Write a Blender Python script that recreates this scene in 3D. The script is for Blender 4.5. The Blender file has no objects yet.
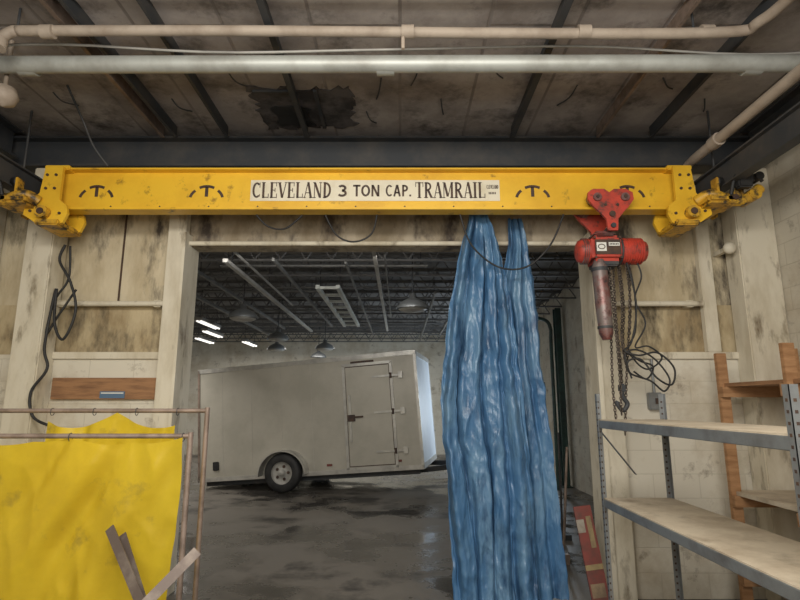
import bpy, math, random, bmesh
from mathutils import Vector, Matrix, noise
random.seed(4)
S=bpy.context.scene
COL=S.collection
# ---------------------------------------------------------------- materials
def mat(name,c1,rough=0.6,metal=0.0,c2=None,scale=4.0,lo=0.42,hi=0.62,bump=0.0,bscale=30,c3=None,s3=1.0,lo3=.5,hi3=.7,stretch=(1,1,1),emit=0,rough2=None,crinkle=0,cstr=.55,transl=0,crinkle2=0):
    m=bpy.data.materials.new(name); m.use_nodes=True
    nt=m.node_tree; N=nt.nodes; L=nt.links
    b=N['Principled BSDF']; b.inputs['Roughness'].default_value=rough; b.inputs['Metallic'].default_value=metal
    tc=N.new('ShaderNodeNewGeometry'); mp=N.new('ShaderNodeMapping'); mp.inputs['Scale'].default_value=stretch
    L.new(tc.outputs['Position'],mp.inputs[0])
    def nz(sc,l,h,det=6):
        n=N.new('ShaderNodeTexNoise'); n.inputs['Scale'].default_value=sc; n.inputs['Detail'].default_value=det; n.inputs['Roughness'].default_value=.65
        r=N.new('ShaderNodeMapRange'); r.inputs[1].default_value=l; r.inputs[2].default_value=h
        L.new(mp.outputs[0],n.inputs['Vector']); L.new(n.outputs[0],r.inputs[0]); return r.outputs[0]
    def mix(f,a,bb):
        x=N.new('ShaderNodeMix'); x.data_type='RGBA'; L.new(f,x.inputs[0])
        for s,i in ((a,6),(bb,7)):
            if isinstance(s,tuple): x.inputs[i].default_value=(*s,1)
            else: L.new(s,x.inputs[i])
        return x.outputs[2]
    col=c1
    if c2: 
        f=nz(scale,lo,hi); col=mix(f,c1,c2)
        if rough2 is not None:
            r=N.new('ShaderNodeMapRange'); r.inputs[3].default_value=rough; r.inputs[4].default_value=rough2
            L.new(f,r.inputs[0]); L.new(r.outputs[0],b.inputs['Roughness'])
    if c3: col=mix(nz(s3,lo3,hi3),col,c3)
    if isinstance(col,tuple): b.inputs['Base Color'].default_value=(*col,1)
    else: L.new(col,b.inputs['Base Color'])
    nrm=None
    for ck,dist in ((crinkle,.03),(crinkle2,.015)):
        if not ck: continue
        v=N.new('ShaderNodeTexVoronoi'); v.feature='DISTANCE_TO_EDGE'; v.inputs['Scale'].default_value=ck
        n0=N.new('ShaderNodeTexNoise'); n0.inputs['Scale'].default_value=5; vm=N.new('ShaderNodeVectorMath'); vm.operation='MULTIPLY_ADD'
        vm.inputs[1].default_value=(.3,.3,.3); L.new(n0.outputs['Color'],vm.inputs[0]); L.new(mp.outputs[0],vm.inputs[2]); L.new(mp.outputs[0],n0.inputs['Vector']); L.new(vm.outputs[0],v.inputs['Vector'])
        bp=N.new('ShaderNodeBump'); bp.inputs['Strength'].default_value=cstr; bp.inputs['Distance'].default_value=dist
        L.new(v.outputs['Distance'],bp.inputs['Height'])
        if nrm: L.new(nrm,bp.inputs['Normal'])
        nrm=bp.outputs[0]
    if bump:
        n=N.new('ShaderNodeTexNoise'); n.inputs['Scale'].default_value=bscale; n.inputs['Detail'].default_value=5
        L.new(mp.outputs[0],n.inputs['Vector'])
        bp=N.new('ShaderNodeBump'); bp.inputs['Strength'].default_value=bump; bp.inputs['Distance'].default_value=.02
        L.new(n.outputs[0],bp.inputs['Height'])
        if nrm: L.new(nrm,bp.inputs['Normal'])
        nrm=bp.outputs[0]
    if nrm: L.new(nrm,b.inputs['Normal'])
    if emit:
        b.inputs['Emission Strength'].default_value=emit; b.inputs['Emission Color'].default_value=(*c1,1)
    if transl:
        t=N.new('ShaderNodeBsdfTranslucent'); ms=N.new('ShaderNodeMixShader'); ms.inputs[0].default_value=transl
        if isinstance(col,tuple): t.inputs[0].default_value=(*col,1)
        else: L.new(col,t.inputs[0])
        L.new(b.outputs[0],ms.inputs[1]);L.new(t.outputs[0],ms.inputs[2]);L.new(ms.outputs[0],N['Material Output'].inputs[0])
    return m
def brickmat(name,ax,c1,c2,mort,dirt,bw=.4,bh=.2,dlo=.5,dhi=.75,ms=.008,rough=.8,dirt2=None,d2=(.58,.72),nsc=1.6,sc2=4.3,bs=.5):
    m=bpy.data.materials.new(name); m.use_nodes=True
    nt=m.node_tree;N=nt.nodes;L=nt.links;b=N['Principled BSDF'];b.inputs['Roughness'].default_value=rough
    g=N.new('ShaderNodeNewGeometry');sp=N.new('ShaderNodeSeparateXYZ');cb=N.new('ShaderNodeCombineXYZ')
    L.new(g.outputs['Position'],sp.inputs[0]);L.new(sp.outputs[ax[0]],cb.inputs[0]);L.new(sp.outputs[ax[1]],cb.inputs[1])
    br=N.new('ShaderNodeTexBrick');br.inputs['Scale'].default_value=1;br.inputs['Brick Width'].default_value=bw;br.inputs['Row Height'].default_value=bh
    br.inputs['Mortar Size'].default_value=ms;br.inputs['Mortar Smooth'].default_value=.6
    br.inputs['Color1'].default_value=(*c1,1);br.inputs['Color2'].default_value=(*c2,1);br.inputs['Mortar'].default_value=(*mort,1)
    L.new(cb.outputs[0],br.inputs['Vector'])
    col=br.outputs[0]
    for d,(lo,hi),sc in ((dirt,(dlo,dhi),nsc),(dirt2,d2,sc2)):
        if d is None: continue
        n=N.new('ShaderNodeTexNoise');n.inputs['Scale'].default_value=sc;n.inputs['Detail'].default_value=8;n.inputs['Roughness'].default_value=.7
        L.new(g.outputs['Position'],n.inputs['Vector'])
        r=N.new('ShaderNodeMapRange');r.inputs[1].default_value=lo;r.inputs[2].default_value=hi;L.new(n.outputs[0],r.inputs[0])
        x=N.new('ShaderNodeMix');x.data_type='RGBA';L.new(r.outputs[0],x.inputs[0]);L.new(col,x.inputs[6]);x.inputs[7].default_value=(*d,1);col=x.outputs[2]
    L.new(col,b.inputs['Base Color'])
    bp=N.new('ShaderNodeBump');bp.inputs['Strength'].default_value=bs;bp.inputs['Distance'].default_value=.008;bp.invert=True
    L.new(br.outputs['Fac'],bp.inputs['Height']);L.new(bp.outputs[0],b.inputs['Normal'])
    return m
M={}
M['yel']=mat('yellow_paint',(.86,.53,.035),.42,0,(.72,.41,.025),2.2,.42,.68,c3=(.24,.13,.02),s3=8,lo3=.60,hi3=.73)
M['yeldark']=mat('worn_yellow_paint',(.70,.40,.03),.5,0,(.34,.18,.03),6,.42,.66,c3=(.04,.03,.02),s3=11,lo3=.48,hi3=.60)
M['black']=mat('black_rubber',(.015,.015,.016),.6,0,(.03,.03,.03),8)
M['ink']=mat('dark_print',(.05,.03,.025),.6,0,(.09,.05,.03),10)
M['holedark']=mat('roof_hole_dark',(.035,.033,.034),.9,0,(.11,.10,.10),5)  # dark inside of the roof hole, put in as colour
M['plate']=mat('cream_plate',(.78,.73,.58),.5,0,(.62,.56,.40),6,.5,.8)
M['dsteel']=mat('dark_steel',(.05,.055,.062),.6,.2,(.09,.085,.08),3,.45,.7)
M['bay']=mat('bay_joist_paint',(.13,.13,.13),.7,.1,(.18,.175,.17),3,.45,.7)
M['gsteel']=mat('grey_steel',(.30,.32,.33),.45,.6,(.20,.20,.2),5,.45,.7)
M['silver']=mat('galvanised_tube',(.52,.54,.51),.5,.35,(.36,.36,.33),3,.42,.68)
M['rail']=mat('pale_raceway',(.44,.43,.40),.5,.1,(.30,.29,.27),3,.42,.68)
M['drail']=mat('dull_raceway',(.20,.20,.19),.55,.3,(.12,.12,.12),3,.42,.68)
M['cream']=mat('cream_painted_pipe',(.44,.37,.30),.65,0,(.28,.22,.17),3,.42,.68)
M['creamw']=mat('cream_painted_post',(.70,.65,.53),.65,0,(.52,.46,.34),2.5,.44,.68,c3=(.16,.12,.07),s3=4,lo3=.56,hi3=.72,stretch=(1.5,1.5,.5))
M['plaster']=mat('stained_plaster',(.66,.58,.42),.85,0,(.48,.40,.26),2.0,.42,.64,bump=.3,bscale=14,c3=(.08,.065,.05),s3=3.0,lo3=.51,hi3=.68,stretch=(1.4,1,.5))
M['plasterd']=mat('brown_stained_plaster',(.54,.45,.29),.85,0,(.33,.25,.14),2.4,.40,.62,bump=.3,bscale=14,c3=(.10,.08,.05),s3=3.1,lo3=.50,hi3=.66,stretch=(1.4,1,.6))
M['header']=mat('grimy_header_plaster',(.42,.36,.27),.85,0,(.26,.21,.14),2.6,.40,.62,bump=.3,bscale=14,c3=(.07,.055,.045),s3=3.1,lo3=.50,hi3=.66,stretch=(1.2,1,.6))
M['red']=mat('red_enamel',(.55,.065,.04),.48,0,(.36,.05,.035),8,.40,.62,c3=(.10,.05,.04),s3=16,lo3=.54,hi3=.66)
M['redold']=mat('faded_red_canister',(.24,.20,.19),.45,.45,(.24,.07,.06),7,.42,.6,c3=(.07,.06,.06),s3=14,lo3=.55,hi3=.66)
M['chain']=mat('oily_chain',(.16,.13,.11),.4,.8,(.07,.06,.05),15)
M['wood']=mat('raw_pine',(.42,.23,.11),.7,0,(.28,.14,.06),5,.4,.65,stretch=(1,1,6))
M['woodd']=mat('stained_board',(.36,.19,.09),.7,0,(.20,.10,.05),4,.4,.65,stretch=(1,1,8))
M['deck']=mat('chipboard',(.60,.52,.40),.7,0,(.46,.38,.28),5,.42,.65,bump=.1,bscale=90,c3=(.25,.2,.14),s3=3,lo3=.56,hi3=.75)
M['ycur']=mat('yellow_vinyl',(.80,.59,.035),.40,0,(.68,.49,.03),2.2,.42,.66,bump=.15,bscale=10,c3=(.36,.26,.05),s3=4,lo3=.58,hi3=.76,crinkle=3.5,cstr=.12,transl=.45)
M['tarp']=mat('blue_poly_tarp',(.065,.165,.32),.34,0,(.14,.265,.41),3.0,.44,.66,bump=.35,bscale=20,c3=(.03,.08,.17),s3=4.2,lo3=.52,hi3=.68,crinkle=5,crinkle2=14,cstr=.32,stretch=(1.6,1.6,.55))
M['floor']=mat('stained_concrete',(.19,.172,.15),.5,0,(.06,.055,.05),.55,.46,.57,bump=.02,bscale=6,c3=(.05,.046,.042),s3=.7,lo3=.53,hi3=.62,rough2=.12)
M['ceil']=brickmat('roof_slab',(1,0),(.52,.475,.45),(.42,.38,.365),(.23,.205,.195),(.25,.22,.205),bw=3.3,bh=.61,dlo=.36,dhi=.64,ms=.016,nsc=1.1,dirt2=(.10,.09,.085),d2=(.50,.69),sc2=2.7)
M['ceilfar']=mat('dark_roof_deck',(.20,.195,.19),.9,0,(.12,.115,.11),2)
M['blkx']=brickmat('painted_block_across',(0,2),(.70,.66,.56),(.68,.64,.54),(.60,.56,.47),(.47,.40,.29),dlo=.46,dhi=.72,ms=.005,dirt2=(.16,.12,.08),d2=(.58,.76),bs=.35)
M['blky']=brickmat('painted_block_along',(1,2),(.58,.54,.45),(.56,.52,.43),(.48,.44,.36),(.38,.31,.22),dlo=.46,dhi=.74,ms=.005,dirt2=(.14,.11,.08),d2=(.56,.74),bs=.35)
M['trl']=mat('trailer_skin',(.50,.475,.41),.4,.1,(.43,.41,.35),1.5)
M['trl_daylit']=mat('trailer_skin_daylit',(.72,.78,.84),.4,0,(.64,.70,.78),1.5)  # trailer skin with the blue daylight on its end painted into the colour
M['trim']=mat('aluminium_trim',(.60,.59,.55),.35,.5,(.45,.44,.42),4)
M['brown']=mat('rusty_pipe',(.30,.23,.19),.5,.35,(.20,.15,.12),7,.45,.6)
M['lamp']=mat('lit_tube',(1,.97,.9),.5,emit=1.1)
M['wshade']=mat('white_enamel',(.30,.29,.27),.6,0,(.22,.21,.2),4)
M['sky']=mat('window_daylight',(.75,.87,1),.5,emit=3)
M['green']=mat('dark_green_paint',(.04,.09,.08),.5,.1,(.03,.05,.05),5)
M['white']=mat('white_label',(.75,.75,.7),.6)
M['blue']=mat('blue_label',(.10,.17,.27),.6)
M['cardr']=mat('red_card',(.24,.06,.05),.7,0,(.14,.06,.05),6,.4,.6)
M['cardy']=mat('yellow_card',(.34,.26,.13),.7,0,(.22,.16,.1),7)
M['cardw']=mat('grubby_white_card',(.38,.35,.30),.7,0,(.26,.22,.18),7)
M['cardb']=mat('brown_card',(.30,.22,.14),.8,0,(.18,.13,.09),7)
M['brown2']=mat('weathered_steel',(.13,.10,.085),.5,.35,(.22,.18,.15),8,.45,.65)
# ---------------------------------------------------------------- builder
WL={}
class B:
    def __init__(s): s.v=[];s.f=[];s.m=[];s.sm=[];s.mats=[]
    def mi(s,m):
        m=M[m] if isinstance(m,str) else m
        if m not in s.mats: s.mats.append(m)
        return s.mats.index(m)
    def add(s,vs,fs,m,smooth=False):
        o=len(s.v); s.v+=[Vector(v) for v in vs]; k=s.mi(m)
        for f in fs: s.f.append([o+i for i in f]); s.m.append(k); s.sm.append(smooth)
        return s
    def box(s,x0,x1,y0,y1,z0,z1,m,bev=0,R=None):
        if bev<=0:
            vs=[(x,y,z) for x in (x0,x1) for y in (y0,y1) for z in (z0,z1)]
            fs=[(0,1,3,2),(4,6,7,5),(0,4,5,1),(2,3,7,6),(0,2,6,4),(1,5,7,3)]
        else:
            bm=bmesh.new(); bmesh.ops.create_cube(bm,size=1)
            for v in bm.verts: v.co=Vector(((x0+x1)/2+v.co.x*(x1-x0),(y0+y1)/2+v.co.y*(y1-y0),(z0+z1)/2+v.co.z*(z1-z0)))
            bmesh.ops.bevel(bm,geom=bm.edges[:],offset=bev,segments=2,affect='EDGES')
            bm.verts.index_update(); vs=[v.co.copy() for v in bm.verts]; fs=[[v.index for v in f.verts] for f in bm.faces]; bm.free()
        if R is not None:
            vs=[R@Vector(v) for v in vs]
        return s.add(vs,fs,m)
    def beam(s,p0,p1,w,h,m,up=(0,0,1)):
        p0=Vector(p0);p1=Vector(p1);d=(p1-p0).normalized();u=Vector(up)
        if abs(d.dot(u))>.99:u=Vector((0,1,0))
        a=d.cross(u).normalized();u=a.cross(d)
        vs=[p+a*i*w/2+u*j*h/2 for p in (p0,p1) for i in (-1,1) for j in (-1,1)]
        return s.add(vs,[(0,1,3,2),(4,6,7,5),(0,4,5,1),(2,3,7,6),(0,2,6,4),(1,5,7,3)],m)
    def tube(s,pts,r,m,seg=10,cap=True,closed=False):
        pts=[Vector(p) for p in pts];n=len(pts);vs=[];fs=[]
        t0=(pts[1]-pts[0]).normalized();u=Vector((0,0,1)) if abs(t0.z)<.9 else Vector((1,0,0))
        a=t0.cross(u).normalized()
        for i,p in enumerate(pts):
            if closed: t=(pts[(i+1)%n]-pts[i-1]).normalized()
            else: t=(pts[min(i+1,n-1)]-pts[max(i-1,0)]).normalized()
            a=(a-t*a.dot(t)).normalized();b=t.cross(a)
            rr=r[i] if isinstance(r,(list,tuple)) else r
            for k in range(seg):
                an=2*math.pi*k/seg; vs.append(p+(a*math.cos(an)+b*math.sin(an))*rr)
        for i in range(n if closed else n-1):
            j=(i+1)%n
            for k in range(seg):
                k2=(k+1)%seg; fs.append((i*seg+k,j*seg+k,j*seg+k2,i*seg+k2))
        s.add(vs,fs,m,True)
        if cap and not closed:
            s.add(vs[:seg],[tuple(range(seg))],m);s.add(vs[-seg:],[tuple(range(seg))[::-1]],m)
        return s
    def cyl(s,p0,p1,r,m,seg=20): return s.tube([p0,p1],r,m,seg)
    def lathe(s,c,ax,prof,m,seg=28):
        c=Vector(c);ax=Vector(ax).normalized();u=Vector((1,0,0)) if abs(ax.x)<.9 else Vector((0,0,1))
        a=ax.cross(u).normalized();b=ax.cross(a);vs=[];fs=[]
        for r,h in prof:
            for k in range(seg):
                an=2*math.pi*k/seg;vs.append(c+ax*h+(a*math.cos(an)+b*math.sin(an))*r)
        for i in range(len(prof)-1):
            for k in range(seg):
                k2=(k+1)%seg;fs.append((i*seg+k,i*seg+k2,(i+1)*seg+k2,(i+1)*seg+k))
        return s.add(vs,fs,m,True)
    def extr(s,poly,y0,y1,m):
        n=len(poly);vs=[(x,y0,z) for x,z in poly]+[(x,y1,z) for x,z in poly]
        fs=[tuple(range(n)),tuple(range(2*n-1,n-1,-1))]+[(i,i+n,(i+1)%n+n,(i+1)%n) for i in range(n)]
        return s.add(vs,fs,m)
    def done(s,name,parent=None,label=None,cat=None,kind=None,group=None):
        xs=[v.x for v in s.v];ys=[v.y for v in s.v];zs=[v.z for v in s.v]
        c=Vector(((min(xs)+max(xs))/2,(min(ys)+max(ys))/2,min(zs) if parent is None else (min(zs)+max(zs))/2))
        me=bpy.data.meshes.new(name);me.from_pydata([v-c for v in s.v],[],s.f)
        for m in s.mats: me.materials.append(m)
        for i,p in enumerate(me.polygons): p.material_index=s.m[i];p.use_smooth=s.sm[i]
        me.update()
        bm=bmesh.new();bm.from_mesh(me);bmesh.ops.recalc_face_normals(bm,faces=bm.faces[:]);bm.to_mesh(me);bm.free()
        ob=bpy.data.objects.new(name,me);COL.objects.link(ob)
        WL[ob.name]=c
        if parent: ob.parent=parent;ob.location=c-WL[parent.name]
        else: ob.location=c
        tag(ob,label,cat,kind,group);return ob
def tag(ob,label=None,cat=None,kind=None,group=None):
    if label:ob['label']=label
    if cat:ob['category']=cat
    if kind:ob['kind']=kind
    if group:ob['group']=group
def root(name,loc,label,cat,group=None):
    e=bpy.data.objects.new(name,None);e.empty_display_size=.2;COL.objects.link(e);e.location=loc;WL[e.name]=Vector(loc);tag(e,label,cat,None,group);return e
def smooth(pts,k=8):
    pts=[Vector(p) for p in pts];P=[pts[0]]+pts+[pts[-1]];o=[]
    for i in range(1,len(P)-2):
        for j in range(k):
            t=j/k;a,b,c,d=P[i-1],P[i],P[i+1],P[i+2]
            o.append(.5*((2*b)+(c-a)*t+(2*a-5*b+4*c-d)*t*t+(3*b-a-3*c+d)*t**3))
    o.append(pts[-1]);return o
# ---------------------------------------------------------------- shell
D=4.9
XL,XR=-3.75,3.4
ZC=4.16
TW=.2
def wall(name,a,m,label):
    return B().box(*a,m).done(name,label=label,cat='wall',kind='structure')
B().box(-9.2,XR+.2,-2.2,18.2,-.15,0,'floor').done('floor',label='dark stained wet concrete floor',cat='floor',kind='structure')
B().box(XL-.2,XR+.2,-2.2,D+TW,ZC,ZC+.15,'ceil').done('ceiling',label='grey grimy roof slab panels',cat='ceiling',kind='structure')
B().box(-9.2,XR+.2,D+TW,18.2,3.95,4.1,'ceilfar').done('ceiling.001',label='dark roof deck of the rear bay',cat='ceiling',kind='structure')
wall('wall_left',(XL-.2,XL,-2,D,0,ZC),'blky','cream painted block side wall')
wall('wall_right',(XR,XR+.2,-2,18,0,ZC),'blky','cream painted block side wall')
wall('wall_behind',(XL-.2,XR+.2,-2.2,-2,0,ZC),'blkx','painted block wall')
wall('wall_far',(-9.2,XR+.2,18,18.2,0,4),'blkx','whitish painted block end wall of the rear bay')
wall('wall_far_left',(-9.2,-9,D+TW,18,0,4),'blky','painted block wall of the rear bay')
OL,OR,OH=-2.0,1.78,3.06
b=B()
b.box(XL-.2,OL,D,D+TW,0,2.04,'blkx').box(XL-.2,OL,D+.03,D+TW,2.04,2.5,'plasterd').box(XL-.2,OL,D+.03,D+TW,2.5,ZC,'plaster')
b.box(-9.2,XL-.2,D,D+TW,0,ZC,'blkx')
b.box(OR,XR+.2,D,D+TW,0,2.04,'blkx').box(OR,XR+.2,D+.03,D+TW,2.04,2.5,'plasterd').box(OR,XR+.2,D+.03,D+TW,2.5,ZC,'plaster')
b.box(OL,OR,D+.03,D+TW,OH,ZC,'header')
b.done('wall_opening',label='dividing wall, white block below stained plaster, with wide opening',cat='wall',kind='structure')
b=B().box(OL-.15,OL+.012,D-.1,D-.002,0,3.6,'creamw',.008); b.box(OL+.002,OL+.03,D-.13,D+TW+.01,0,OH+.1,'creamw')
b.done('trim_1',label='cream painted door jamb post',cat='door jamb',kind='structure')
b=B().box(OR-.01,OR+.17,D-.1,D-.002,0,3.6,'creamw',.008); b.box(OR-.04,OR-.002,D-.13,D+TW+.01,0,OH+.1,'creamw')
b.done('trim_2',label='cream painted door jamb post',cat='door jamb',kind='structure')
B().box(-3.38,-3.13,D-.22,D,0,3.75,'creamw',.01).done('trim_3',label='cream painted pilaster',cat='pilaster',kind='structure')
B().box(3.05,XR,D-.22,D,0,3.75,'creamw',.01).done('trim_4',label='cream painted pilaster',cat='pilaster',kind='structure')
B().box(-3.13,OL-.15,D-.03,D+.03,2.0,2.06,'creamw').done('trim_5',label='painted ledge along the block wall',cat='ledge',kind='structure')
B().box(OR+.17,3.05,D-.03,D+.03,2.0,2.06,'creamw').done('trim_6',label='painted ledge along the block wall',cat='ledge',kind='structure')
B().box(-2.62,-2.608,D+.015,D+.03,2.5,3.6,'ink').done('trim_7',label='dark seam between wall panels',cat='seam',kind='structure')
B().box(2.78,2.9,D-.04,D+.03,2.06,3.6,'creamw',.006).done('trim_8',label='narrow cream painted wall stud',cat='wall stud',kind='structure')
b=B().box(XL,XR,D-.2,D-.02,3.78,3.8,'dsteel').box(XL,XR,D-.12,D-.1,3.8,4.06,'dsteel').box(XL,XR,D-.2,D-.02,4.06,4.08,'dsteel')
b.done('steel_lintel',label='dark grey steel beam spanning above the opening',cat='steel beam')
for x in (XL+.12,XR-.12):
    b=B().box(x-.09,x+.09,-1.9,D-.22,3.83,3.85,'dsteel').box(x-.01,x+.01,-1.9,D-.22,3.85,4.1,'dsteel').box(x-.09,x+.09,-1.9,D-.22,4.1,4.12,'dsteel')
    b.done('steel_beam',label='dark steel beam along the side wall under the roof',cat='steel beam',group='side steel beams')
for x,w,m in ((-2.22,.03,'brown'),(-2.1,.025,'dsteel'),(-1.62,.025,'dsteel'),(-.87,.045,'dsteel'),(1.05,.05,'dsteel'),(1.85,.025,'brown'),(2.35,.025,'dsteel')):
    b=B().box(x-w/2,x+w/2,-1.5,D-.22,4.05,4.062,m).box(x-.006,x+.006,-1.5,D-.22,4.062,4.16,m)
    b.done('ceiling_bar',label='dark steel tee bar under the roof slab' if m=='dsteel' else 'rusty brown steel tee bar under the roof slab',cat='ceiling bar',group='roof tee bars')
for y,r_ in ((2.55,.022),(2.75,.012),(3.0,.01),(3.6,.010)):
    B().cyl((XL,y,4.13),(XR,y,4.13),r_,'brown' if r_<.02 else 'cream',8).done('conduit',label='thin painted conduit under the roof slab',cat='conduit',group='thin roof conduits')
for x,y,dx,dy in ((-1.35,3.8,.1,.22),(-.15,3.9,-.05,.3),(.35,4.2,.04,.25),(.7,3.7,.12,.2),(1.45,4.0,-.08,.3),(-1.95,4.2,.1,.2),(2.1,3.9,.15,.15),(-2.9,4.1,.1,.2),(.15,3.7,-.06,.3),(-.3,4.4,.08,.2),(2.6,4.2,.1,.2)):
    B().tube(smooth([(x,y,4.16),(x+dx*.4,y+dy*.4,4.12),(x+dx,y+dy,4.155)],5),.006,'dsteel',6).done('roof_wire',label='short dark tie wire hooked under the roof slab',cat='wire',group='roof tie wires')
def patch(pts,z0,z1):
    n=len(pts);vs=[(x,y,z0) for x,y in pts]+[(x,y,z1) for x,y in pts]
    return vs,[tuple(range(n)),tuple(range(2*n-1,n-1,-1))]+[(i,i+n,(i+1)%n+n,(i+1)%n) for i in range(n)]
def jag(x0,x1,y0,y1,a,n=14):
    P=[]
    for (ax,ay),(bx_,by) in (((x0,y0),(x1,y0)),((x1,y0),(x1,y1)),((x1,y1),(x0,y1)),((x0,y1),(x0,y0))):
        for k in range(n):
            t=k/n;P.append((ax+(bx_-ax)*t+random.uniform(-a,a),ay+(by-ay)*t+random.uniform(-a,a)))
    return P
b=B();b.add(*patch(jag(-1.24,-.42,4.04,4.68,.045),4.150,4.165),'holedark')  # flat panel, the shade of a roof opening painted near black
b.box(-1.22,-.9,4.05,4.07,4.13,4.15,'dsteel').box(-.72,-.69,4.05,4.66,4.13,4.15,'dsteel')
b.add(*patch(jag(-1.12,-.8,4.3,4.62,.03,6),4.14,4.15),'black')
b.done('roof_patch',label='flat dark panel with a ragged edge, coloured as the dark inside a roof hole',cat='roof patch')
b=B().cyl((XL+.02,3.4,3.93),(XR-.02,3.28,3.86),.058,'silver',24)
for x in (-2.6,-.1,2.4): b.cyl((x-.06,3.36-(x)*.017,3.893-x*.01),(x+.06,3.36-(x)*.017,3.893-x*.01),.064,'silver',24)
b.done('duct_pipe',label='large galvanised round pipe running across under the roof',cat='pipe')
b=B().tube(smooth([(-2.58,3.1,3.88),(-2.58,3.12,3.94),(-2.52,3.13,3.99),(-2.38,3.14,4.0),(-1,3.14,4.0),(1,3.14,3.98),(2.1,3.1,3.96),(2.26,3.0,3.96),(2.32,2.7,3.97),(2.36,2.0,4.0)],6),.034,'cream',14)
for x in (-2.3,0.05,1.2,2.0): b.cyl((x-.04,3.13,3.985),(x+.04,3.13,3.985),.044,'cream',14)
b.cyl((.02,3.13,3.98),(.02,3.13,3.86),.012,'cream').cyl((-2.58,3.1,3.9),(-2.58,3.09,3.84),.048,'cream').cyl((-2.5,3.13,3.99),(-2.5,3.13,4.157),.008,'dsteel').cyl((1.9,3.1,3.99),(1.9,3.1,4.157),.008,'dsteel')
b.done('sprinkler_pipe',label='beige painted sprinkler pipe with elbows',cat='pipe')
pts=[(x,3.3+.02*math.sin(x*3),3.98+.03*math.sin(x*2.1)) for x in [i*.25-3.6 for i in range(28)]]
B().tube(pts,.009,'rail',6).done('cable',label='thin pale cable draped along the roof pipes',cat='cable')
pts=[(x,3.45+.015*math.sin(x*2.3),3.99+.02*math.sin(x*1.7+1)) for x in [i*.25-3.6 for i in range(28)]]
B().tube(pts,.007,'drail',6).done('cable',label='thin dull grey cable behind the large roof pipe',cat='cable')
PX=2.62
b=B().cyl((PX,-1.8,3.74),(PX,4.5,3.74),.042,'cream',14)
for y in (3.0,4.15): b.cyl((PX,y-.05,3.74),(PX,y+.05,3.74),.056,'cream',14)
b.tube(smooth([(PX,4.48,3.74),(PX,4.6,3.73),(PX,4.66,3.65),(PX,4.67,3.5),(PX,4.8,3.42),(PX,4.93,3.42)],6),.038,'cream',12)
b.done('water_pipe',label='beige painted pipe running along the roof and into the wall',cat='pipe')
B().cyl((OL+.03,D-.02,3.08),(OR-.05,D-.02,3.08),.022,'creamw').done('curtain_rail',label='pale pipe rail under the header of the opening',cat='rail')
B().cyl((-3.13,D-.05,2.5),(OL-.15,D-.05,2.5),.025,'creamw').box(-3.12,-3.06,D-.05,D+.03,2.47,2.53,'creamw').box(-2.25,-2.19,D-.05,D+.03,2.47,2.53,'creamw').done('wall_rail',label='cream painted pipe rail on the stained wall',cat='rail',group='wall rails')
B().cyl((OR+.17,D-.05,2.5),(2.76,D-.05,2.5),.025,'creamw').box(2.05,2.11,D-.05,D+.03,2.47,2.53,'creamw').box(2.62,2.68,D-.05,D+.03,2.47,2.53,'creamw').done('wall_rail',label='cream painted pipe rail on the stained wall',cat='rail',group='wall rails')
r=root('wooden_board',(-2.6,D-.04,1.64),'brown wooden board fixed to the block wall','board')
B().box(-3.10,OL-.155,D-.04,D+.005,1.64,1.83,'woodd',.004).done('plank',r)
B().box(-2.66,-2.44,D-.046,D-.04,1.65,1.71,'blue').box(-2.65,-2.45,D-.048,D-.046,1.69,1.70,'white').done('sticker',r,label='small blue and white sticker')
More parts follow.
